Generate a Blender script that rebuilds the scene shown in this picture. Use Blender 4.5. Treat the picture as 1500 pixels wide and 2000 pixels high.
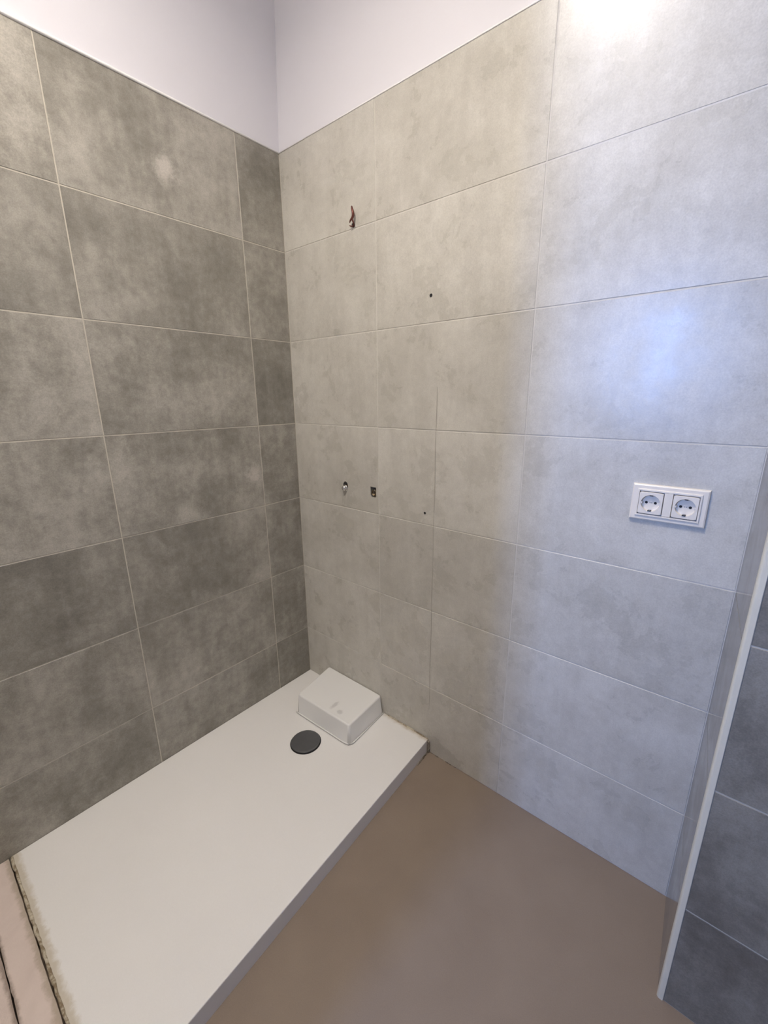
import bpy, bmesh, math, random
from mathutils import Vector, Matrix

# ------------------------------------------------------------------ scene reset
for o in list(bpy.data.objects):
    bpy.data.objects.remove(o, do_unlink=True)
scene = bpy.context.scene
col = scene.collection
random.seed(7)

# ------------------------------------------------------------------ camera
YAW, PITCH, ROLL = -0.69611, 0.26509, -0.00807
cam_data = bpy.data.cameras.new('camera')
cam = bpy.data.objects.new('camera', cam_data)
col.objects.link(cam)
fwd = Vector((math.sin(YAW) * math.cos(PITCH), math.cos(YAW) * math.cos(PITCH), -math.sin(PITCH)))
rgt = Vector((math.cos(YAW), -math.sin(YAW), 0))
upv = rgt.cross(fwd)
r2 = math.cos(ROLL) * rgt + math.sin(ROLL) * upv
u2 = -math.sin(ROLL) * rgt + math.cos(ROLL) * upv
m = Matrix.Identity(4)
for i in range(3):
    m[i][0], m[i][1], m[i][2] = r2[i], u2[i], -fwd[i]
m.translation = (1.5006, -1.1989, 1.4004)
cam.matrix_world = m
cam_data.sensor_fit = 'HORIZONTAL'
cam_data.sensor_width = 36
cam_data.lens = 827.46 / 1500 * 36
cam_data.clip_start = 0.01
scene.camera = cam

# ------------------------------------------------------------------ world, light, exposure
world = bpy.data.worlds.new('world')
scene.world = world
world.use_nodes = True
bg = world.node_tree.nodes['Background']
bg.inputs[0].default_value = (0.55, 0.70, 1.0, 1)
bg.inputs[1].default_value = 1.0
vs = scene.view_settings
vs.view_transform = 'Standard'
vs.look = 'None'
vs.gamma = 1
vs.use_curve_mapping = False
vs.exposure = 0.55

LAMP_STRENGTH = 63.0
LAMP_COLOR = (1.0, 0.91, 0.81)
DAY_POWER = 49.0
DAY_COLOR = (0.25, 0.44, 1.0)

# daylight falling through the window of the room behind the camera
WIN = dict(x0=0.67, x1=1.01, z0=1.35, z1=2.18, y=-3.30)
ld = bpy.data.lights.new('window_daylight', 'AREA')
ld.shape = 'RECTANGLE'
ld.size = WIN['x1'] - WIN['x0'] - 0.08
ld.size_y = WIN['z1'] - WIN['z0'] - 0.08
ld.energy = DAY_POWER
ld.color = DAY_COLOR
lo = bpy.data.objects.new('window_daylight', ld)
lo.location = ((WIN['x0'] + WIN['x1']) / 2, WIN['y'] - 0.16, (WIN['z0'] + WIN['z1']) / 2)
lo.rotation_euler = (math.radians(90), 0, 0)   # shines towards +y
col.objects.link(lo)

# ------------------------------------------------------------------ dimensions (metres)
ROW = 0.33
ZT = 2.2825                       # top of the tiling
ROWS = [ZT - ROW * k for k in range(7)] + [0.0]
ZC = 3.14                         # ceiling
XP = 1.5630                       # side of the pier at its outer corner
XI = 1.5490                       # side of the pier where it meets the pale wall
YP = -0.2608                      # face of the pier
XR = 2.15                         # wall past the pier
YF = -1.34                        # wall with the doorway behind the camera
YB = -3.30                        # far wall of the room behind
JOINT = 0.0034
DEPTH = 0.0010                    # recess of the joints
TRAY_Z = 0.0605

# ------------------------------------------------------------------ node helpers
def new_mat(name):
    mt = bpy.data.materials.new(name)
    mt.use_nodes = True
    nt = mt.node_tree
    b = nt.nodes['Principled BSDF']
    return mt, nt, b

def link(nt, a, b):
    nt.links.new(a, b)

def math_node(nt, op, a, b=None, c=None, clamp=False):
    n = nt.nodes.new('ShaderNodeMath')
    n.operation = op
    n.use_clamp = clamp
    for i, v in enumerate((a, b, c)):
        if v is None:
            continue
        if isinstance(v, (int, float)):
            n.inputs[i].default_value = v
        else:
            link(nt, v, n.inputs[i])
    return n.outputs[0]

def noise(nt, vec, scale, detail=4, rough=0.55, dist=0.0):
    n = nt.nodes.new('ShaderNodeTexNoise')
    n.inputs['Scale'].default_value = scale
    n.inputs['Detail'].default_value = detail
    n.inputs['Roughness'].default_value = rough
    n.inputs['Distortion'].default_value = dist
    link(nt, vec, n.inputs['Vector'])
    return n.outputs['Fac']

def smooth(nt, v, lo_, hi_, to0=0.0, to1=1.0):
    n = nt.nodes.new('ShaderNodeMapRange')
    n.interpolation_type = 'SMOOTHSTEP'
    link(nt, v, n.inputs[0])
    n.inputs[1].default_value = lo_
    n.inputs[2].default_value = hi_
    n.inputs[3].default_value = to0
    n.inputs[4].default_value = to1
    return n.outputs[0]

def mixc(nt, fac, a, b, mode='MIX'):
    n = nt.nodes.new('ShaderNodeMix')
    n.data_type = 'RGBA'
    n.blend_type = mode
    if isinstance(fac, (int, float)):
        n.inputs[0].default_value = fac
    else:
        link(nt, fac, n.inputs[0])
    for i, v in ((6, a), (7, b)):
        if isinstance(v, (tuple, list)):
            n.inputs[i].default_value = (*v[:3], 1)
        else:
            link(nt, v, n.inputs[i])
    return n.outputs[2]

def vmath(nt, op, a, b=None):
    n = nt.nodes.new('ShaderNodeVectorMath')
    n.operation = op
    for i, v in enumerate((a, b)):
        if v is None:
            continue
        if isinstance(v, (tuple, list)):
            n.inputs[i].default_value = v
        else:
            link(nt, v, n.inputs[i])
    return n.outputs['Value'] if op in ('LENGTH', 'DISTANCE') else n.outputs[0]

def bump(nt, b, h, strength, distance=0.002):
    n = nt.nodes.new('ShaderNodeBump')
    n.inputs['Strength'].default_value = strength
    n.inputs['Distance'].default_value = distance
    link(nt, h, n.inputs['Height'])
    link(nt, n.outputs[0], b.inputs['Normal'])

def objcoord(nt):
    return nt.nodes.new('ShaderNodeTexCoord').outputs['Object']

# ------------------------------------------------------------------ materials
def tile_material(name, dark, mid, light, rough, blotch, patch, grain=0.10, bumps=0.25):
    """cement-look porcelain: cloudy blotches, vertical trowel streaks, pale scuffs; different on every tile"""
    mt, nt, b = new_mat(name)
    oc = objcoord(nt)
    info = nt.nodes.new('ShaderNodeObjectInfo')
    off = vmath(nt, 'SCALE', (13.7, 5.1, 27.3))
    off_n = off.node
    link(nt, math_node(nt, 'MULTIPLY', info.outputs['Random'], 17.0), off_n.inputs['Scale'])
    p = vmath(nt, 'ADD', oc, off)
    n1 = noise(nt, p, 2.6, 3, 0.5, 0.5)
    n2 = noise(nt, p, 7.0, 8, 0.66, 0.25)
    n3 = noise(nt, p, 42.0, 5, 0.65)
    st = vmath(nt, 'MULTIPLY', p, (22.0, 22.0, 3.2))
    n4 = noise(nt, st, 1.0, 4, 0.6, 0.3)
    gr = noise(nt, p, 320.0, 2, 0.6)
    v = math_node(nt, 'MULTIPLY_ADD', n1, 1.2, -0.60)
    v = math_node(nt, 'MULTIPLY_ADD', math_node(nt, 'SUBTRACT', n2, 0.5), 1.5, v)
    v = math_node(nt, 'MULTIPLY_ADD', math_node(nt, 'SUBTRACT', n4, 0.5), 0.7, v)
    v = math_node(nt, 'MULTIPLY_ADD', math_node(nt, 'SUBTRACT', n3, 0.5), 0.8, v)
    v = math_node(nt, 'MULTIPLY_ADD', math_node(nt, 'SUBTRACT', info.outputs['Random'], 0.5), 0.25, v)
    v = math_node(nt, 'MULTIPLY_ADD', v, blotch, 0.5, clamp=True)
    ramp = nt.nodes.new('ShaderNodeValToRGB')
    ramp.color_ramp.interpolation = 'B_SPLINE'
    e = ramp.color_ramp.elements
    e[0].position, e[0].color = 0.0, (*dark, 1)
    e[1].position, e[1].color = 1.0, (*light, 1)
    k = e.new(0.5)
    k.color = (*mid, 1)
    link(nt, v, ramp.inputs[0])
    c = ramp.outputs[0]
    # pale worn patches with ragged rims
    n5 = noise(nt, vmath(nt, 'ADD', p, (3.3, 1.7, 9.1)), 4.0, 9, 0.72, 0.15)
    fac = math_node(nt, 'MULTIPLY', smooth(nt, n5, 0.50, 0.80), patch)
    c = mixc(nt, fac, c, tuple(min(1, x * 1.25) for x in light))
    # one chalky smear where a tile carries it
    at = nt.nodes.new('ShaderNodeAttribute')
    at.attribute_type = 'OBJECT'
    at.attribute_name = 'smear'
    sep = nt.nodes.new('ShaderNodeSeparateXYZ')
    link(nt, at.outputs['Vector'], sep.inputs[0])
    so = nt.nodes.new('ShaderNodeSeparateXYZ')
    link(nt, oc, so.inputs[0])
    dx = math_node(nt, 'SUBTRACT', so.outputs[0], sep.outputs[0])
    dz = math_node(nt, 'SUBTRACT', so.outputs[2], sep.outputs[1])
    dist = math_node(nt, 'SQRT', math_node(nt, 'ADD', math_node(nt, 'MULTIPLY', dx, dx), math_node(nt, 'MULTIPLY', dz, dz)))
    q = math_node(nt, 'DIVIDE', dist, math_node(nt, 'MAXIMUM', sep.outputs[2], 0.0001))
    rag = math_node(nt, 'MULTIPLY_ADD', math_node(nt, 'SUBTRACT', noise(nt, p, 26, 8, 0.75), 0.5), 2.6, q)
    sm = smooth(nt, rag, 0.3, 1.3, 0.90, 0.0)
    sm = math_node(nt, 'MULTIPLY', sm, math_node(nt, 'GREATER_THAN', sep.outputs[2], 0.001))
    c = mixc(nt, sm, c, (0.56, 0.52, 0.46))
    # print grain and the tone of the batch
    g = math_node(nt, 'MULTIPLY_ADD', math_node(nt, 'SUBTRACT', gr, 0.5), grain * 4, 1.0)
    g3 = nt.nodes.new('ShaderNodeCombineXYZ')
    for i in range(3):
        link(nt, g, g3.inputs[i])
    c = mixc(nt, 1.0, c, g3.outputs[0], 'MULTIPLY')
    c = mixc(nt, 1.0, c, info.outputs['Color'], 'MULTIPLY')
    link(nt, c, b.inputs['Base Color'])
    rr = math_node(nt, 'MULTIPLY_ADD', math_node(nt, 'SUBTRACT', n2, 0.5), 0.38, rough)
    link(nt, math_node(nt, 'MAXIMUM', rr, 0.05), b.inputs['Roughness'])
    h = math_node(nt, 'MULTIPLY_ADD', gr, 0.35, math_node(nt, 'MULTIPLY', n3, 0.9))
    bump(nt, b, h, bumps, 0.0012)
    return mt

def plain(name, color, rough=0.5, metal=0.0, var=0.08, scale=14, bumps=0.0, bscale=200, spec=0.5):
    mt, nt, b = new_mat(name)
    oc = objcoord(nt)
    n = noise(nt, oc, scale, 4, 0.6)
    c = mixc(nt, n, tuple(x * (1 - var) for x in color), tuple(min(1, x * (1 + var)) for x in color))
    link(nt, c, b.inputs['Base Color'])
    b.inputs['Roughness'].default_value = rough
    b.inputs['Metallic'].default_value = metal
    b.inputs['Specular IOR Level'].default_value = spec
    if bumps:
        bump(nt, b, noise(nt, oc, bscale, 3, 0.6), bumps, 0.001)
    return mt

M = {}
M['tile_dark'] = tile_material('taupe_cement_tile', (0.196, 0.181, 0.152), (0.308, 0.288, 0.247), (0.49, 0.462, 0.402), 0.42, 1.05, 0.60, 0.15)
M['tile_pale'] = tile_material('pale_cement_tile', (0.470, 0.446, 0.390), (0.558, 0.532, 0.472), (0.665, 0.640, 0.575), 0.30, 1.0, 0.28, 0.09, 0.20)
M['tile_gloss'] = tile_material('polished_cement_tile', (0.18, 0.17, 0.16), (0.23, 0.22, 0.21), (0.29, 0.28, 0.27), 0.17, 0.5, 0.1, 0.05, 0.0)
M['grout_dark'] = plain('beige_grout', (0.56, 0.52, 0.44), 0.85, var=0.15, scale=30, bumps=0.3)
M['grout_pale'] = plain('pale_grout', (0.64, 0.61, 0.55), 0.85, var=0.15, scale=30, bumps=0.3)
M['paint'] = plain('white_wall_paint', (0.765, 0.75, 0.79), 0.75, var=0.015, scale=3, bumps=0.25, bscale=160, spec=0.3)
M['filler'] = plain('halo_white_filler', (0.90, 0.89, 0.88), 0.5, var=0.02)  # whiter than the paint, a bright halo put into the colour
M['hall'] = plain('hall_paint', (0.72, 0.72, 0.72), 0.8, var=0.02)
M['frame'] = plain('white_window_frame', (0.8, 0.8, 0.8), 0.35, var=0.01)
M['plastic'] = plain('white_socket_plastic', (0.84, 0.775, 0.67), 0.28, var=0.015)
M['plastic_in'] = plain('white_socket_plastic_inner', (0.72, 0.69, 0.64), 0.35, var=0.015)
M['black'] = plain('painted_hollow_dark', (0.008, 0.008, 0.010), 0.7, var=0.3)  # black paints in the dark inside holes and gaps
M['steel'] = plain('bare_steel_clip', (0.35, 0.33, 0.30), 0.35, 1.0)
M['chrome'] = plain('chrome_plating', (0.80, 0.78, 0.75), 0.16, 1.0, var=0.05)
M['brass'] = plain('tarnished_brass', (0.20, 0.15, 0.09), 0.4, 0.9, var=0.5, scale=260)
M['copper'] = plain('copper_with_dark_red_varnish', (0.16, 0.055, 0.042), 0.38, 0.5, var=0.45, scale=220)
M['profile'] = plain('cream_white_edge_profile', (0.70, 0.66, 0.54), 0.38, var=0.04, scale=40)
M['drain'] = plain('dark_grey_drain_cover', (0.085, 0.086, 0.088), 0.45, 0.0, var=0.18, scale=60, bumps=0.15)
M['mark'] = plain('old_sealant_film', (0.40, 0.37, 0.32), 0.6, var=0.2, scale=40)

def floor_material():
    mt, nt, b = new_mat('taupe_microcement')
    oc = objcoord(nt)
    n1 = noise(nt, oc, 2.2, 4, 0.55, 0.4)
    n2 = noise(nt, oc, 9, 5, 0.6, 0.4)
    gr = noise(nt, oc, 420, 2, 0.6)
    v = math_node(nt, 'MULTIPLY_ADD', math_node(nt, 'SUBTRACT', n1, 0.5), 1.2, 0.5)
    v = math_node(nt, 'MULTIPLY_ADD', math_node(nt, 'SUBTRACT', n2, 0.5), 0.6, v)
    v = math_node(nt, 'MULTIPLY_ADD', math_node(nt, 'SUBTRACT', gr, 0.5), 0.8, v, clamp=True)
    c = mixc(nt, v, (0.215, 0.165, 0.125), (0.285, 0.225, 0.175))
    link(nt, c, b.inputs['Base Color'])
    b.inputs['Roughness'].default_value = 0.55
    b.inputs['Specular IOR Level'].default_value = 0.35
    bump(nt, b, math_node(nt, 'ADD', n2, gr), 0.12, 0.001)
    return mt
M['floor'] = floor_material()

def tray_material():
    mt, nt, b = new_mat('white_resin_tray')
    oc = objcoord(nt)
    n1 = noise(nt, oc, 3.5, 4, 0.6)
    gr = noise(nt, oc, 380, 2, 0.6)
    c = mixc(nt, n1, (0.79, 0.775, 0.75), (0.85, 0.835, 0.81))
    g = smooth(nt, gr, 0.3, 0.7)
    c = mixc(nt, math_node(nt, 'MULTIPLY', g, 0.12), c, (0.68, 0.665, 0.64))
    # grime collected where the tray meets the walls and at its end: ragged, along the rim only
    s = nt.nodes.new('ShaderNodeSeparateXYZ')
    link(nt, oc, s.inputs[0])
    rag = math_node(nt, 'MULTIPLY', math_node(nt, 'SUBTRACT', noise(nt, oc, 34, 6, 0.7, 0.5), 0.42), 0.030)
    e1 = smooth(nt, math_node(nt, 'ADD', s.outputs[1], rag), -0.022, 0.004)              # at the pale wall
    wx = smooth(nt, s.outputs[0], 0.48, 0.52)
    e1 = math_node(nt, 'MULTIPLY', e1, wx)
    e2 = smooth(nt, math_node(nt, 'SUBTRACT', math_node(nt, 'MULTIPLY', s.outputs[1], -1.0), math_node(nt, 'MULTIPLY', rag, -1.0)), 1.164, 1.180)
    c = mixc(nt, math_node(nt, 'MULTIPLY', e1, 0.85), c, (0.46, 0.38, 0.26))
    c = mixc(nt, math_node(nt, 'MULTIPLY', e2, 0.70), c, (0.50, 0.43, 0.31))
    link(nt, c, b.inputs['Base Color'])
    b.inputs['Roughness'].default_value = 0.48
    bump(nt, b, gr, 0.10, 0.001)
    return mt
M['tray'] = tray_material()

def box_material():
    mt, nt, b = new_mat('white_glazed_cover')
    oc = objcoord(nt)
    s = nt.nodes.new('ShaderNodeSeparateXYZ')
    link(nt, oc, s.inputs[0])
    base = (0.82, 0.815, 0.795)
    n = noise(nt, oc, 60, 5, 0.7, 1.0)
    # grey scuffs near the front rim of the lid
    def spot(x, y, rx, ry):
        dx = math_node(nt, 'DIVIDE', math_node(nt, 'SUBTRACT', s.outputs[0], x), rx)
        dy = math_node(nt, 'DIVIDE', math_node(nt, 'SUBTRACT', s.outputs[1], y), ry)
        d = math_node(nt, 'SQRT', math_node(nt, 'ADD', math_node(nt, 'MULTIPLY', dx, dx), math_node(nt, 'MULTIPLY', dy, dy)))
        d = math_node(nt, 'MULTIPLY_ADD', math_node(nt, 'SUBTRACT', n, 0.5), 1.6, d)
        return smooth(nt, d, 0.35, 1.0, 0.42, 0.0)
    c = mixc(nt, spot(0.362, -0.172, 0.012, 0.034), base, (0.42, 0.41, 0.40))
    c = mixc(nt, spot(0.408, -0.188, 0.020, 0.014), c, (0.42, 0.41, 0.40))
    link(nt, c, b.inputs['Base Color'])
    b.inputs['Roughness'].default_value = 0.30
    return mt
M['cover'] = box_material()

def ledge_material():
    mt, nt, b = new_mat('pinkish_bare_mortar')
    oc = objcoord(nt)
    n1 = noise(nt, oc, 9, 6, 0.65, 0.6)
    gr = noise(nt, oc, 260, 3, 0.6)
    c = mixc(nt, n1, (0.56, 0.46, 0.41), (0.78, 0.67, 0.61))
    s = nt.nodes.new('ShaderNodeSeparateXYZ')
    link(nt, oc, s.inputs[0])
    rag = math_node(nt, 'MULTIPLY', math_node(nt, 'SUBTRACT', noise(nt, oc, 40, 6, 0.7), 0.4), 0.03)
    e = smooth(nt, math_node(nt, 'ADD', s.outputs[1], rag), -1.206, -1.192)
    c = mixc(nt, math_node(nt, 'MULTIPLY', e, 0.6), c, (0.33, 0.27, 0.18))
    # ragged darker brown band along both sides of the crack
    dcr = math_node(nt, 'ABSOLUTE', math_node(nt, 'ADD', math_node(nt, 'ADD', s.outputs[1], 1.255), math_node(nt, 'MULTIPLY', rag, 0.6)))
    c = mixc(nt, smooth(nt, dcr, 0.002, 0.011, 0.8, 0.0), c, (0.26, 0.20, 0.16))
    link(nt, c, b.inputs['Base Color'])
    b.inputs['Roughness'].default_value = 0.8
    bump(nt, b, math_node(nt, 'ADD', n1, gr), 0.3, 0.002)
    return mt
M['ledge'] = ledge_material()

def sealant_material():
    mt, nt, b = new_mat('yellowed_sealant')
    oc = objcoord(nt)
    n1 = noise(nt, oc, 38, 6, 0.7, 0.8)
    c = mixc(nt, smooth(nt, n1, 0.40, 0.62), (0.60, 0.54, 0.42), (0.24, 0.18, 0.11))
    link(nt, c, b.inputs['Base Color'])
    b.inputs['Roughness'].default_value = 0.5
    bump(nt, b, n1, 0.6, 0.002)
    return mt
M['sealant'] = sealant_material()

def grime_material():
    mt, nt, b = new_mat('dark_sealant_grime')
    oc = objcoord(nt)
    n1 = noise(nt, oc, 45, 6, 0.7, 0.8)
    c = mixc(nt, smooth(nt, n1, 0.38, 0.62), (0.36, 0.31, 0.25), (0.085, 0.065, 0.045))
    link(nt, c, b.inputs['Base Color'])
    b.inputs['Roughness'].default_value = 0.7
    return mt
M['grime'] = grime_material()

def glass_material():
    mt, nt, b = new_mat('window_glass')
    nt.nodes.remove(b)
    tr = nt.nodes.new('ShaderNodeBsdfTransparent')
    gl = nt.nodes.new('ShaderNodeBsdfGlossy')
    gl.inputs['Roughness'].default_value = 0.02
    fr = nt.nodes.new('ShaderNodeFresnel')
    mx = nt.nodes.new('ShaderNodeMixShader')
    link(nt, fr.outputs[0], mx.inputs[0])
    link(nt, tr.outputs[0], mx.inputs[1])
    link(nt, gl.outputs[0], mx.inputs[2])
    link(nt, mx.outputs[0], nt.nodes['Material Output'].inputs[0])
    return mt
M['glass'] = glass_material()

def lamp_material():
    mt, nt, b = new_mat('lit_opal_diffuser')
    b.inputs['Base Color'].default_value = (0.8, 0.8, 0.8, 1)
    b.inputs['Emission Color'].default_value = (*LAMP_COLOR, 1)
    b.inputs['Emission Strength'].default_value = LAMP_STRENGTH
    return mt
M['lamp'] = lamp_material()

# ------------------------------------------------------------------ mesh helpers
def obj(name, bm, mat, parent=None, smooth_=False, loc=None):
    me = bpy.data.meshes.new(name)
    bmesh.ops.recalc_face_normals(bm, faces=bm.faces)
    bm.to_mesh(me)
    bm.free()
    if smooth_:
        for p in me.polygons:
            p.use_smooth = True
    o = bpy.data.objects.new(name, me)
    if mat:
        me.materials.append(M[mat])
    col.objects.link(o)
    if loc:
        o.location = loc
    if parent:
        o.parent = parent
    return o

def box(bm, x0, x1, y0, y1, z0, z1):
    vs_ = [bm.verts.new((x, y, z)) for x in (x0, x1) for y in (y0, y1) for z in (z0, z1)]
    f = ((0, 1, 3, 2), (4, 6, 7, 5), (0, 4, 5, 1), (2, 3, 7, 6), (0, 2, 6, 4), (1, 5, 7, 3))
    fs = [bm.faces.new([vs_[i] for i in q]) for q in f]
    return vs_, fs

def boxes(*args):
    bm = bmesh.new()
    for a in args:
        box(bm, *a)
    return bm

def hexa(pts_bottom, pts_top):
    bm = bmesh.new()
    a = [bm.verts.new(p) for p in pts_bottom]
    t = [bm.verts.new(p) for p in pts_top]
    n = len(a)
    bm.faces.new(a[::-1])
    bm.faces.new(t)
    for i in range(n):
        j = (i + 1) % n
        bm.faces.new((a[i], a[j], t[j], t[i]))
    return bm

def bevel(bm, w, seg=2, edges=None):
    bmesh.ops.bevel(bm, geom=list(edges if edges is not None else bm.edges), offset=w, segments=seg, profile=0.5, affect='EDGES')
    return bm

def lathe(profile, seg=32, axis='Z', center=(0, 0, 0)):
    """profile: list of (r, h)"""
    bm = bmesh.new()
    rings = []
    for r, h in profile:
        ring = []
        if r < 1e-6:
            ring = [bm.verts.new((0, 0, h))]
        else:
            for i in range(seg):
                a = 2 * math.pi * i / seg
                ring.append(bm.verts.new((r * math.cos(a), r * math.sin(a), h)))
        rings.append(ring)
    for a, b in zip(rings, rings[1:]):
        for i in range(seg):
            j = (i + 1) % seg
            if len(a) == 1 and len(b) == 1:
                continue
            if len(a) == 1:
                bm.faces.new((a[0], b[i], b[j]))
            elif len(b) == 1:
                bm.faces.new((a[i], a[j], b[0]))
            else:
                bm.faces.new((a[i], a[j], b[j], b[i]))
    if axis == 'Y':      # +h points to -y (out of the pale wall)
        bmesh.ops.rotate(bm, verts=bm.verts, matrix=Matrix.Rotation(math.radians(90), 3, 'X'))
    bmesh.ops.translate(bm, verts=bm.verts, vec=center)
    return bm

def tube(path, radius, seg=8):
    bm = bmesh.new()
    pts = [Vector(p) for p in path]
    rad = radius if isinstance(radius, (list, tuple)) else [radius] * len(pts)
    rings = []
    ref = Vector((0.31, 0.77, 0.55))
    for i, p in enumerate(pts):
        d = (pts[min(i + 1, len(pts) - 1)] - pts[max(i - 1, 0)]).normalized()
        u = d.cross(ref).normalized()
        v = d.cross(u)
        rings.append([bm.verts.new(p + rad[i] * (math.cos(2 * math.pi * k / seg) * u + math.sin(2 * math.pi * k / seg) * v)) for k in range(seg)])
    for a, b in zip(rings, rings[1:]):
        for k in range(seg):
            j = (k + 1) % seg
            bm.faces.new((a[k], a[j], b[j], b[k]))
    bm.faces.new(rings[0][::-1])
    bm.faces.new(rings[-1])
    return bm

def thing(name, label, cat, loc=(0, 0, 0), group=None):
    o = bpy.data.objects.new(name, None)
    o.empty_display_size = 0.05
    col.objects.link(o)
    o.location = loc
    o['label'] = label
    o['category'] = cat
    if group:
        o['group'] = group
    return o

def tag(o, label, cat, group=None):
    o['label'] = label
    o['category'] = cat
    if group:
        o['group'] = group
    return o

def struct(o, label=None):
    o['kind'] = 'structure'
    if label:
        o['label'] = label
    return o

def cut(o, cutters):
    """cut holes into a mesh object (the cutters are removed again)"""
    for bm in cutters:
        me = bpy.data.meshes.new('hole_cutter')
        bm.to_mesh(me)
        bm.free()
        c = bpy.data.objects.new('hole_cutter', me)
        col.objects.link(c)
        md = o.modifiers.new('hole', 'BOOLEAN')
        md.operation = 'DIFFERENCE'
        md.solver = 'EXACT'
        md.object = c
        bpy.context.view_layer.update()
        dg = bpy.context.evaluated_depsgraph_get()
        new = bpy.data.meshes.new_from_object(o.evaluated_get(dg))
        o.modifiers.clear()
        o.data = new
        bpy.data.objects.remove(c, do_unlink=True)

# ------------------------------------------------------------------ shell
floor = struct(obj('floor', boxes((-0.12, XR + 0.1, YB - 0.1, 0.12, -0.1, 0.0)), 'floor'), 'taupe brown microcement floor without joints')
ceiling = struct(obj('ceiling', boxes((-0.12, XR + 0.1, YB - 0.1, 0.12, ZC, ZC + 0.1)), 'paint'), 'flat white painted ceiling above the bathroom')

wall_left = struct(obj('wall_left', boxes((-0.12, -DEPTH, YF, 0.12, 0.0, ZT)), 'grout_dark'), 'wall of taupe cement-look tiles along the shower tray')
wall_back = struct(obj('wall_back', boxes((-DEPTH, XP + 0.1, DEPTH, 0.12, 0.0, ZT)), 'grout_pale'), 'wall of pale greige tiles with pipe outlets and sockets')
wall_right = struct(obj('wall_right', hexa([(XP + 0.004, YP + DEPTH, 0), (XR + 0.1, YP + DEPTH, 0), (XR + 0.1, DEPTH, 0), (XI + 0.003, DEPTH, 0)], [(XP + 0.004, YP + DEPTH, ZT), (XR + 0.1, YP + DEPTH, ZT), (XR + 0.1, DEPTH, ZT), (XI + 0.003, DEPTH, ZT)]), 'grout_dark'), 'projecting pier of dark grey tiles with white edge profile')
wall_side = struct(obj('wall_side', boxes((XR, XR + 0.1, YB, YP + DEPTH, 0.0, ZC)), 'hall'))
wall_front = struct(obj('wall_front', boxes((-0.12, 0.955, YF - 0.10, YF, 0, ZC), (0.955, 1.95, YF - 0.10, YF, 2.25, ZC), (1.95, XR, YF - 0.10, YF, 0, ZC)), 'hall'))
wall_hall_left = struct(obj('wall_hall_left', boxes((-0.12, 0.0, YB, YF - 0.10, 0, ZC)), 'hall'))
w = WIN
wall_hall_back = struct(obj('wall_hall_back', boxes((-0.12, w['x0'], YB - 0.12, YB, 0, ZC), (w['x1'], XR + 0.1, YB - 0.12, YB, 0, ZC),
                                          (w['x0'], w['x1'], YB - 0.12, YB, 0, w['z0']), (w['x0'], w['x1'], YB - 0.12, YB, w['z1'], ZC)), 'hall'))
fx = 0.04
window = struct(obj('window_1', boxes((w['x0'], w['x0'] + fx, YB - 0.08, YB - 0.03, w['z0'], w['z1']), (w['x1'] - fx, w['x1'], YB - 0.08, YB - 0.03, w['z0'], w['z1']),
                               (w['x0'] + fx, w['x1'] - fx, YB - 0.08, YB - 0.03, w['z0'], w['z0'] + fx), (w['x0'] + fx, w['x1'] - fx, YB - 0.08, YB - 0.03, w['z1'] - fx, w['z1'])), 'frame'))
obj('pane', boxes((w['x0'] + fx, w['x1'] - fx, YB - 0.058, YB - 0.052, w['z0'] + fx, w['z1'] - fx)), 'glass', window)

# painted plaster above the tiles: the left one leans a little into the room
LEAN = 0.055
dz = ZC - ZT
obj('plaster', hexa([(-0.12, YF, ZT), (-0.004, YF, ZT), (-0.004, 0.12, ZT), (-0.12, 0.12, ZT)],
                    [(-0.12, YF, ZC), (-0.004 + LEAN * dz, YF, ZC), (-0.004 + LEAN * dz, 0.12, ZC), (-0.12, 0.12, ZC)]), 'paint', wall_left)
obj('plaster', boxes((-0.004, XP + 0.1, 0.004, 0.12, ZT, ZC)), 'paint', wall_back)
obj('plaster', boxes((XP + 0.004, XR + 0.1, YP + 0.004, 0.004, ZT, ZC)), 'paint', wall_right)

# ------------------------------------------------------------------ tiles
tile_cache = {}
def tile_mesh(wd, ht, mat):
    key = (round(wd, 4), round(ht, 4), mat)
    if key not in tile_cache:
        bm = boxes((-wd / 2, wd / 2, 0.0, 0.009, -ht / 2, ht / 2))
        front = [e for e in bm.edges if all(abs(v.co.y) < 1e-6 for v in e.verts)]
        bevel(bm, 0.0007, 1, front)
        bmesh.ops.recalc_face_normals(bm, faces=bm.faces)
        me = bpy.data.meshes.new('tile')
        bm.to_mesh(me)
        bm.free()
        me.materials.append(M[mat])
        tile_cache[key] = me
    return tile_cache[key]

def tile(parent, place, u0, u1, z0, z1, mat, rot=0.0, tone=1.0, smear=None, proud=0.0):
    """place(u, z) gives the world point of the tile's face centre"""
    j = JOINT / 2
    me = tile_mesh(u1 - u0 - 2 * j, z1 - z0 - 2 * j, mat)
    o = bpy.data.objects.new('tile', me)
    col.objects.link(o)
    o.rotation_euler = (0, 0, rot)
    o.location = place((u0 + u1) / 2, (z0 + z1) / 2, proud)
    o.parent = parent
    t = tone if isinstance(tone, tuple) else (tone, tone, tone)
    o.color = (*t, 1)
    if smear:
        o['smear'] = smear
    return o

rows = [(ROWS[k + 1], ROWS[k]) for k in range(7)]

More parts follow.
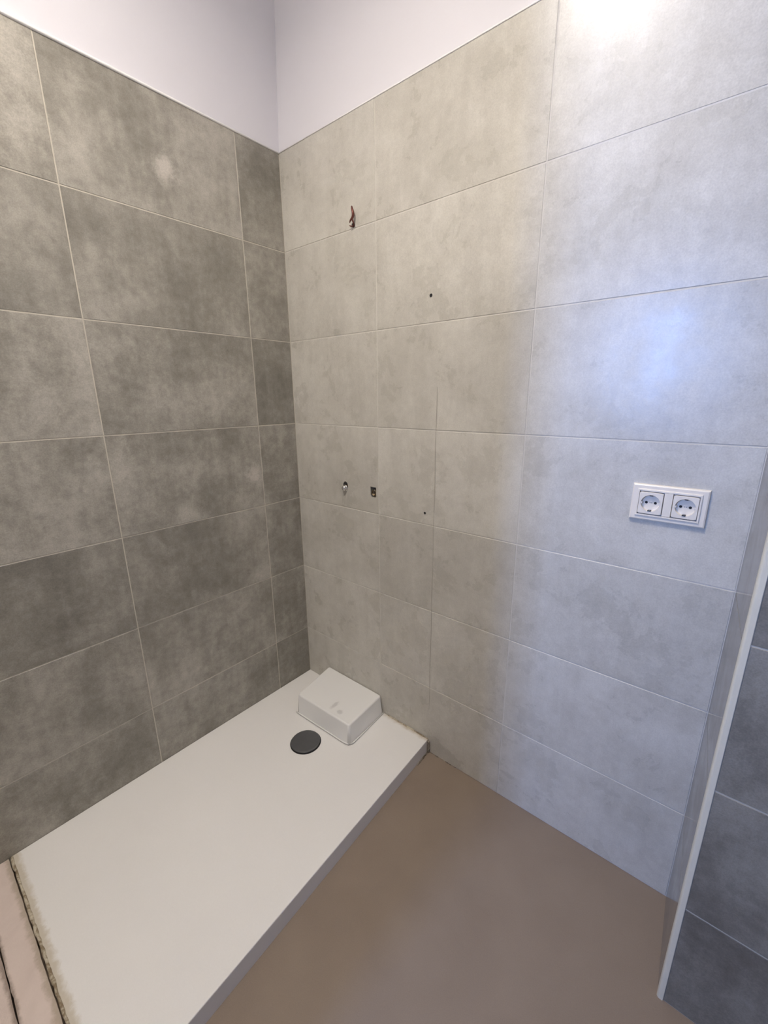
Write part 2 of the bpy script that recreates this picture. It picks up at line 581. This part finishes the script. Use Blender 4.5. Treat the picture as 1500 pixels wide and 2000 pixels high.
# left wall: columns counted from the corner
lcols = [0.0, 0.187, 0.7386, 1.2902, -YF]
ltone = {(0, 0): 0.93, (0, 1): 1.0, (0, 2): 1.06, (1, 0): 1.0, (1, 1): 0.98, (1, 2): 0.93, (2, 0): 0.86, (2, 1): 0.97, (2, 2): 1.0,
         (3, 0): 0.92, (3, 1): 0.98, (3, 2): 1.0, (4, 0): 0.94, (4, 1): 1.0, (4, 2): 0.88, (5, 0): 1.0, (5, 1): 1.03, (5, 2): 0.97, (6, 0): 0.90, (6, 1): 0.92, (6, 2): 0.93}
for k, (z0, z1) in enumerate(rows):
    for c in range(4):
        s0, s1 = lcols[c], lcols[c + 1]
        u0, u1 = -s1, -s0
        sm = None
        if (k, c) == (3, 1):
            sm = (0.240, -0.030, 0.042)
        if (k, c) == (0, 1):
            sm = (0.02, -0.035, 0.040)
        tile(wall_left, lambda u, z, p: (p, u, z), u0, u1, max(z0, 0.0), z1, 'tile_dark', math.radians(90), ltone.get((k, c), 1.0), sm, random.uniform(-0.0003, 0.0003))

# pale wall
rcols = [0.0, 0.4729, 1.0266, XI]
rt = {}
pale_tiles = {}
for k, (z0, z1) in enumerate(rows):
    for c in range(3):
        pale_tiles[(k, c)] = tile(wall_back, lambda u, z, p: (u, -p, z), rcols[c], rcols[c + 1], z0, z1, 'tile_pale', 0.0, random.uniform(0.96, 1.03), None, random.uniform(-0.0003, 0.0004))

# pier: face and polished return
pcols = [XP + 0.011, XP + 0.011 + 0.46, XR]
TURN = math.atan2(XP - XI, -YP)
for k, (z0, z1) in enumerate(rows):
    for c in range(2):
        tile(wall_right, lambda u, z, p: (u, YP - p, z), pcols[c], pcols[c + 1], z0, z1, 'tile_dark', 0.0, random.uniform(0.56, 0.63), None, random.uniform(-0.0003, 0.0003))
    tile(wall_right, lambda u, z, p: (XI + (XP - XI) * u / YP, u, z), YP + 0.010, 0.0, z0, z1, 'tile_gloss', math.radians(-90) + TURN, 1.0)

# cream white edge profile on the pier's corner (rounded outside)
def profile_bm():
    bm = bmesh.new()
    pts = [(XP - 0.001, YP + 0.012), (XP - 0.001, YP + 0.004)]
    for i in range(1, 6):
        a = math.pi / 2 * i / 6
        pts.append((XP - 0.001 + 0.006 * (1 - math.cos(a)), YP + 0.004 - 0.006 * math.sin(a)))
    pts += [(XP + 0.006, YP - 0.002), (XP + 0.0115, YP - 0.002), (XP + 0.0115, YP + 0.012)]
    return hexa([(x, y, 0.0) for x, y in pts], [(x, y, ZT) for x, y in pts])
struct(obj('trim_1', profile_bm(), 'profile'), 'cream white vertical edge profile on the corner of the pier')

# filler bead on the tile top; its extra white paints in a bright halo
def bead(path, r, name, mat):
    return obj(name, tube(path, r, 8), mat, None, True)
struct(obj('trim_2', tube([(0.0, -1.33, ZT + 0.001), (0.0, -0.8, ZT), (0.0, -0.4, ZT), (0.0, -0.002, ZT)], [0.0055, 0.005, 0.004, 0.003], 8), 'filler', None, True))
struct(obj('trim_3', tube([(0.002, 0.0, ZT), (0.5, 0.0, ZT), (1.0, 0.0, ZT), (XP, 0.0, ZT)], 0.0022, 8), 'filler', None, True))

# ------------------------------------------------------------------ shower tray
X0, X1 = 0.724, 0.775
YE = -1.187
def tray_bm():
    # top dips gently towards the drain
    nx, ny = 24, 36
    bm = bmesh.new()
    g = []
    for j in range(ny + 1):
        v = j / ny
        y = -0.0008 + (YE + 0.0008) * v
        xe = X0 + (X1 - X0) * v
        row_ = []
        for i in range(nx + 1):
            u = i / nx
            x = 0.0008 + (xe - 0.0008) * u
            d = min(u, 1 - u) * 2
            e = min(v * 1.2, 1 - v) * 2
            dip = 0.004 * min(1, d * 2.0) * max(0, min(1, e * 2.5))
            row_.append(bm.verts.new((x, y, TRAY_Z - dip)))
        g.append(row_)
    for j in range(ny):
        for i in range(nx):
            bm.faces.new((g[j][i], g[j][i + 1], g[j + 1][i + 1], g[j + 1][i]))
    border = [g[0][i] for i in range(nx + 1)] + [g[j][nx] for j in range(1, ny + 1)] + [g[ny][i] for i in range(nx - 1, -1, -1)] + [g[j][0] for j in range(ny - 1, 0, -1)]
    low = [bm.verts.new((v.co.x, v.co.y, 0.0)) for v in border]
    n = len(border)
    rim = []
    for i in range(n):
        j = (i + 1) % n
        bm.faces.new((border[i], low[i], low[j], border[j]))
    bm.faces.new(low)
    bm.edges.ensure_lookup_table()
    es = [e for e in bm.edges if all(abs(v.co.z - TRAY_Z) < 1e-5 for v in e.verts) and len(e.link_faces) == 2 and abs(e.link_faces[0].normal.z - e.link_faces[1].normal.z) > 0.5]
    bm.normal_update()
    es = [e for e in bm.edges if len(e.link_faces) == 2 and e.calc_face_angle(0) > 1.0 and all(v.co.z > 0.03 for v in e.verts)]
    bevel(bm, 0.0025, 2, es)
    return bm
tag(obj('shower_tray', tray_bm(), 'tray'), 'low white resin shower tray laid along the taupe tiled wall', 'shower tray')

# drain cover lying in the outlet of the tray
dz_ = TRAY_Z - 0.0040
dn = thing('drain_cover', 'dark grey round drain cover on the white tray before the box', 'drain', (0.3483, -0.3251, dz_))
obj('outlet_ring', lathe([(0.0, 0.0), (0.0615, 0.0), (0.0615, 0.0012), (0.0598, 0.0014), (0.0, 0.0014)], 48), 'black', dn)
obj('lid', lathe([(0.0, 0.0014), (0.0565, 0.0014), (0.0580, 0.0022), (0.0583, 0.0056), (0.0570, 0.0068), (0.050, 0.0074), (0.030, 0.0080), (0.0, 0.0083)], 48), 'drain', dn, True)

# ------------------------------------------------------------------ white cover block in the corner of the tray
def cover_bm():
    zb, zt = TRAY_Z + 0.0008, 0.1425
    bot = [(0.150, -0.0015, zb), (0.488, -0.0015, zb), (0.5005, -0.2290, zb), (0.1900, -0.2400, zb)]
    top = [(0.146, -0.0015, zt), (0.475, -0.0015, zt), (0.4905, -0.2170, zt), (0.1850, -0.2260, zt)]
    bm = hexa(bot[::-1], top[::-1])
    bm.normal_update()
    bm.edges.ensure_lookup_table()
    vert_edges = [e for e in bm.edges if abs(e.verts[0].co.z - e.verts[1].co.z) > 0.05]
    bevel(bm, 0.011, 4, vert_edges)
    bm.normal_update()
    tope = [e for e in bm.edges if all(v.co.z > zt - 1e-4 for v in e.verts)]
    bevel(bm, 0.006, 3, tope)
    return bm
cover = thing('pipe_cover', 'white rounded box-shaped cover in the tray corner against the pale wall', 'cover', (0.33, -0.12, TRAY_Z))
inv = Matrix.Translation((-0.33, 0.12, -TRAY_Z))
cb = obj('shell', cover_bm(), 'cover')
for p in cb.data.polygons:
    p.use_smooth = p.area < 0.0025
cb.parent = cover
cb.matrix_parent_inverse = inv
# thin foot moulding around the two free sides
fo = obj('foot_bead', tube([(0.188, -0.2415, 0.0625), (0.21, -0.2415, 0.0625), (0.47, -0.2325, 0.0625), (0.492, -0.229, 0.0625), (0.503, -0.212, 0.0625), (0.4905, -0.006, 0.0625)], 0.0028, 8), 'cover', None, True)
fo.parent = cover
fo.matrix_parent_inverse = inv

# ------------------------------------------------------------------ ledge past the tray
def slab(y0, y1, wob, z1, seed):
    rnd = random.Random(seed)
    n = 40
    bm = bmesh.new()
    a, b = [], []
    for i in range(n + 1):
        x = 0.001 + (0.82 - 0.001) * i / n
        a.append((x, y0 + rnd.uniform(-wob, wob)))
        b.append((x, y1 + rnd.uniform(-wob, wob) * 0.6))
    pts = a + b[::-1]
    bm = hexa([(x, y, 0.0) for x, y in pts], [(x, y, z1) for x, y in pts])
    return bm
struct(tag(obj('trim_4', slab(-1.2543, -1.1925, 0.0012, 0.0575, 3), 'ledge'), 'pinkish bare mortar strip between shower tray end and cracked ledge', 'mortar strip'))
struct(tag(obj('trim_5', slab(-1.3395, -1.2570, 0.0012, 0.0560, 5), 'ledge'), 'pinkish bare mortar ledge beyond the crack past the tray', 'mortar ledge'))

# sealant left along the tray
def wobble_path(p0, p1, n, amp, seed):
    rnd = random.Random(seed)
    p0, p1 = Vector(p0), Vector(p1)
    out, rad = [], []
    for i in range(n + 1):
        t = i / n
        p = p0.lerp(p1, t) + Vector((rnd.uniform(-amp, amp), rnd.uniform(-amp, amp), rnd.uniform(-amp, amp) * 0.3))
        out.append(p)
        rad.append(rnd.uniform(0.7, 1.3))
    return out, rad
pth, rd = wobble_path((0.006, YE + 0.001, TRAY_Z - 0.001), (0.772, YE + 0.001, TRAY_Z - 0.001), 50, 0.0010, 1)
tag(obj('sealant_bead', tube(pth, [0.0040 * r for r in rd], 7), 'sealant', None, True), 'yellowed crumbling sealant bead along the mortar end of the tray', 'sealant')
pth, rd = wobble_path((0.512, -0.002, TRAY_Z + 0.0002), (0.721, -0.002, TRAY_Z + 0.0002), 22, 0.0008, 2)
tag(obj('sealant_bead', tube(pth, [0.0026 * r for r in rd], 7), 'sealant', None, True), 'stained sealant bead where the tray meets the pale tiles', 'sealant')
pth, rd = wobble_path((0.7275, -0.003, 0.056), (0.7290, -0.004, 0.001), 8, 0.0008, 4)
tag(obj('sealant_bead', tube(pth, [0.0048 * r for r in rd], 7), 'grime', None, True), 'dark grimy upright sealant on the tray front by pale wall', 'sealant')
pth, rd = wobble_path((X0 + 0.003, -0.004, 0.001), (X0 + 0.0065, -0.085, 0.001), 18, 0.0010, 6)
tag(obj('sealant_bead', tube(pth, [0.0030 * r for r in rd], 7), 'grime', None, True), 'dark crumbling sealant at the foot of the tray front', 'sealant')
pth, rd = wobble_path((X0 + 0.006, -0.001, 0.0005), (0.86, -0.001, 0.0005), 18, 0.0004, 8)
tag(obj('sealant_bead', tube(pth, [0.0018 * r for r in rd], 7), 'grime', None, True), 'thin brown grimy line where floor meets the pale tiles', 'sealant')

# upright line of old sealant where a screen stood, with its two screw holes and a scratch
def strip(pts, wd, th):
    bm = bmesh.new()
    L_, R_ = [], []
    for x, z, ww in pts:
        L_.append((x - wd * ww / 2, z))
        R_.append((x + wd * ww / 2, z))
    poly = L_ + R_[::-1]
    return hexa([(x, -0.0001, z) for x, z in poly], [(x, -th, z) for x, z in poly])
rnd = random.Random(11)
pts = [(0.7235 + 0.001 * math.sin(i * 0.7) + 0.00005 * i, 0.20 + (1.43 - 0.20) * i / 40, rnd.uniform(0.3, 1.1)) for i in range(41)]
tag(obj('sealant_line', strip(pts, 0.0030, 0.0006), 'mark'), 'faint upright sealant line on pale tiles above the tray front', 'sealant')
def hole(x, z, r, label):
    t = thing('screw_hole', label, 'hole', (x, 0, z))
    o = obj('rim', lathe([(r * 1.0, 0.0), (r * 1.25, 0.0009), (r * 0.9, 0.0011), (r * 0.85, 0.0006), (0, 0.0005)], 16, 'Y'), 'black', t)  # raised black disc painting in the hole's dark, nothing is cut
    return t
hole(0.6952, 1.7018, 0.0042, 'tiny dark screw hole high in the pale tiles above the pipe outlets')
hole(0.6871, 1.0041, 0.0038, 'tiny dark screw hole in the pale tiles level with the pipe outlets')
pts = [(0.566 + 0.026 * i / 6, 1.4315 - 0.0025 * math.sin(i * 0.9) * (1 if i > 2 else 0.4), (0.5, 0.8, 1, 1, 0.9, 0.7, 0.3)[i]) for i in range(7)]
bm = bmesh.new()
poly = [(x, z + 0.0007 * w_) for x, z, w_ in pts] + [(x, z - 0.0007 * w_) for x, z, w_ in pts[::-1]]
tag(obj('scratch_mark', hexa([(x, -0.0002, z) for x, z in poly], [(x, -0.0008, z) for x, z in poly]), 'mark'), 'short grey scratch across one pale tile between wire and pipe outlets', 'scratch')

# ------------------------------------------------------------------ pipe outlets
def cyl_cutter(x, z, r, y0=-0.02, y1=0.06, sx=1.0, sz=1.0, seg=20):
    pts_ = [(x + r * sx * math.cos(2 * math.pi * i / seg), z + r * sz * math.sin(2 * math.pi * i / seg)) for i in range(seg)]
    bm_ = hexa([(px, y0, pz) for px, pz in pts_], [(px, y1, pz) for px, pz in pts_])
    bmesh.ops.recalc_face_normals(bm_, faces=bm_.faces)
    return bm_
def square_cutter(x0, x1, z0, z1):
    pts_ = [(x0, z1), (x0 + 0.001, z0 + 0.006), (x0 + 0.006, z0), (x1 - 0.004, z0 - 0.001), (x1, z0 + 0.005), (x1, z1 - 0.001), ((x0 + x1) / 2, z1 - 0.0018)]
    bm_ = hexa([(px, -0.02, pz) for px, pz in pts_], [(px, 0.06, pz) for px, pz in pts_])
    bmesh.ops.recalc_face_normals(bm_, faces=bm_.faces)
    return bm_
ax, az = 0.2950, 1.0460
bx_, bz_ = 0.4457, 1.0470
wx_, wz_ = 0.3740, 1.9600
def tile_at(x, z):
    k = next(i for i, (a, b) in enumerate(rows) if a <= z <= b)
    c = next(i for i in range(3) if rcols[i] <= x <= rcols[i + 1])
    return pale_tiles[(k, c)]
t1 = tile_at(ax, az)
t2 = tile_at(wx_, wz_)
for t_ in {t1, t2}:
    t_.data = t_.data.copy()
bpy.context.view_layer.update()
def pipe_cutters():
    return [cyl_cutter(ax + 0.001, az + 0.006, 0.0140, sz=1.35), square_cutter(bx_ - 0.0145, bx_ + 0.0145, bz_ - 0.0200, bz_ + 0.0205)]
def wire_cutter():
    return cyl_cutter(wx_ - 0.001, wz_ + 0.004, 0.0080)
cut(t1, pipe_cutters())
cut(t2, [wire_cutter()])
cut(wall_back, pipe_cutters() + [wire_cutter()])

po = thing('pipe_outlet', 'chrome plated capped pipe outlet poking out of the pale tiles', 'pipe', (ax, 0.0, az), 'pipe outlets')
obj('dark_backing', lathe([(0.0, -0.034), (0.0185, -0.034), (0.0185, -0.030), (0.0, -0.030)], 18, 'Y', (0.001, 0, 0.004)), 'black', po)  # black plate put behind the hole as its inner dark
obj('threaded_neck', lathe([(0.0100, -0.030)] + sum([[(0.0108, -0.030 + 0.0024 * i), (0.0096, -0.0288 + 0.0024 * i)] for i in range(12)], []), 20, 'Y'), 'brass', po, True)
obj('cap', lathe([(0.0, 0.016), (0.0060, 0.0155), (0.0095, 0.0130), (0.0112, 0.0095), (0.0108, 0.0065), (0.0092, 0.0045), (0.0122, 0.0030), (0.0130, 0.0010), (0.0124, -0.0015), (0.0100, -0.0030)], 24, 'Y', (0, 0, -0.002)), 'chrome', po, True)
po = thing('pipe_outlet', 'tarnished brass threaded pipe outlet sunk in a ragged square hole', 'pipe', (bx_, 0.0, bz_), 'pipe outlets')
obj('dark_backing', boxes((-0.019, 0.019, 0.030, 0.034, -0.025, 0.025)), 'black', po)
obj('socket_elbow', lathe([(0.0128, -0.030), (0.0128, -0.0045), (0.0116, -0.0028), (0.0096, -0.0032), (0.0090, -0.018), (0.0, -0.018)], 24, 'Y', (0, 0, -0.0045)), 'brass', po, True)
obj('tape_strand', tube([(-0.002, 0.001, -0.014), (0.002, -0.0020, -0.006), (0.005, -0.0015, 0.003), (0.0075, 0.0005, 0.011)], [0.0011, 0.0017, 0.0017, 0.0010], 6), 'steel', po, True)

# ------------------------------------------------------------------ copper wire ends above
wr = thing('wire_stub', 'bent dark copper wire ends sticking out of the upper pale tiles', 'wire', (wx_, 0.0, wz_))
def wire(pts_, r):
    obj('wire', tube(pts_, r, 8), 'copper', wr, True)
wire([(0.001, 0.02, 0.002), (0.003, -0.002, 0.003), (0.0095, -0.009, 0.003), (0.0100, -0.012, 0.008), (0.0060, -0.013, 0.016), (0.0090, -0.013, 0.022), (0.0125, -0.0135, 0.029), (0.0105, -0.013, 0.038), (0.0065, -0.012, 0.047), (0.0040, -0.011, 0.0555)], [0.0024, 0.0024, 0.0026, 0.0028, 0.0032, 0.0042, 0.0048, 0.0046, 0.0040, 0.0026])
wire([(0.0085, -0.0135, 0.024), (0.0035, -0.0140, 0.0185), (-0.0025, -0.0138, 0.0130), (-0.0050, -0.0130, 0.0080)], [0.0026, 0.0028, 0.0025, 0.0015])
wire([(-0.001, 0.02, 0.001), (-0.001, -0.004, 0.000), (-0.004, -0.009, -0.001), (-0.0085, -0.011, 0.0020)], [0.0026, 0.0026, 0.0022, 0.0012])
obj('dark_backing', lathe([(0.0, -0.034), (0.011, -0.034), (0.011, -0.030), (0.0, -0.030)], 16, 'Y'), 'black', wr)

# ------------------------------------------------------------------ double socket
SX, SZ = 1.3918, 1.1445
so = thing('wall_socket', 'white double wall socket on the pale tiles beside the pier', 'socket', (SX, 0.0, SZ))
def ring_frame(w0, h0, w1, h1, y0, y1, bev):
    """rectangular frame: outer w0 x h0, opening w1 x h1"""
    bm_ = bmesh.new()
    def rect(w_, h_, y):
        return [bm_.verts.new((sx * w_ / 2, y, sz * h_ / 2)) for sx, sz in ((-1, -1), (1, -1), (1, 1), (-1, 1))]
    a = rect(w0, h0, y0)
    b_ = rect(w0 - bev * 0.6, h0 - bev * 0.6, y1 + bev * 0.5)
    c_ = rect(w0 - bev * 2.2, h0 - bev * 2.2, y1)
    d_ = rect(w1, h1, y1)
    e_ = rect(w1, h1, y0)
    for p, q in ((a, b_), (b_, c_), (c_, d_), (d_, e_)):
        for i in range(4):
            j = (i + 1) % 4
            bm_.faces.new((p[i], p[j], q[j], q[i]))
    return bm_
obj('outer_frame', ring_frame(0.1560, 0.0905, 0.1240, 0.0600, 0.0, -0.0085, 0.0035), 'plastic', so)
obj('inner_bezel', ring_frame(0.1310, 0.0680, 0.1222, 0.0580, -0.0080, -0.0115, 0.0012), 'plastic', so)
obj('middle_bar', bevel(boxes((-0.0088, 0.0088, -0.0112, 0.0, -0.0285, 0.0285)), 0.0008, 2), 'plastic', so)
obj('back_plate', boxes((-0.060, 0.060, -0.0015, 0.0, -0.0295, 0.0295)), 'plastic_in', so)

def insert(cx):
    """square insert with a round cup; two pin holes and two earth clips"""
    W, H, R, yf = 0.0500, 0.0540, 0.0200, -0.0128
    n = 48
    bm_ = bmesh.new()
    outer, ring = [], []
    for i in range(n):
        a = 2 * math.pi * i / n
        ca, sa = math.cos(a), math.sin(a)
        s_ = 1 / max(abs(ca) / (W / 2), abs(sa) / (H / 2))
        outer.append((ca * s_, sa * s_))
        ring.append((R * ca, R * sa))
    def loop(pts_, y):
        return [bm_.verts.new((p[0], y, p[1])) for p in pts_]
    l0 = loop(outer, -0.002)
    l1 = loop([(x * 1.0, z * 1.0) for x, z in outer], yf + 0.0008)
    l2 = loop([(x * 0.97, z * 0.97) for x, z in outer], yf)
    l3 = loop([(x * 1.02, z * 1.02) for x, z in ring], yf)
    l4 = loop(ring, yf + 0.0006)
    l5 = loop([(x * 0.97, z * 0.97) for x, z in ring], yf + 0.0095)
    for p, q in ((l0, l1), (l1, l2), (l2, l3), (l3, l4), (l4, l5)):
        for i in range(n):
            j = (i + 1) % n
            bm_.faces.new((p[i], p[j], q[j], q[i]))
    bm_.faces.new(l5)
    ins = obj('insert', bm_, 'plastic', so)
    ins.location = (cx, 0, 0)
    yb = yf + 0.0095
    for s_ in (-1, 1):
        h = obj('pin_hole', lathe([(0.0032, 0.0), (0.0030, 0.0006), (0.0, 0.0005)], 16, 'Y'), 'black', ins)
        h.location = (s_ * 0.0095, yb - 0.0001, 0.0)
        k = obj('earth_clip', bevel(boxes((-0.0024, 0.0024, -0.0035, 0.0075, -0.0010, 0.0010)), 0.0004, 1), 'steel', ins)
        k.location = (0, yb - 0.0050, s_ * 0.0180)
        sl = obj('clip_slot', boxes((-0.0036, 0.0036, -0.0058, 0.0060, -0.0009, 0.0009)), 'black', ins)
        sl.location = (0, yb - 0.0050, s_ * 0.0192)
        gd = obj('guide_rib', bevel(boxes((-0.0016, 0.0016, -0.0040, 0.0040, -0.0026, 0.0026)), 0.0003, 1), 'plastic_in', ins)
        gd.location = (s_ * 0.0186, yb - 0.0042, 0)
    mk = obj('embossed_mark', boxes((-0.0030, -0.0006, -0.0003, 0.0, -0.0010, 0.0010), (0.0006, 0.0030, -0.0003, 0.0, -0.0010, 0.0010)), 'steel', ins)
    mk.location = (0, yb, 0)
    return ins
insert(-0.0352)
insert(0.0352)

# ------------------------------------------------------------------ ceiling lamp (above the picture)
lx, ly = 0.85, -1.08
lamp = thing('ceiling_lamp', 'round white ceiling lamp with lit opal diffuser', 'lamp', (lx, ly, ZC))
obj('base', lathe([(0.0, 0.0), (0.235, 0.0), (0.235, -0.150), (0.216, -0.153), (0.212, -0.026), (0.0, -0.026)], 40), 'frame', lamp, True)  # deep rim shaped to keep lamp light off the upper plaster
obj('diffuser', lathe([(0.208, -0.0262), (0.208, -0.0290), (0.0, -0.0290)], 40), 'lamp', lamp)
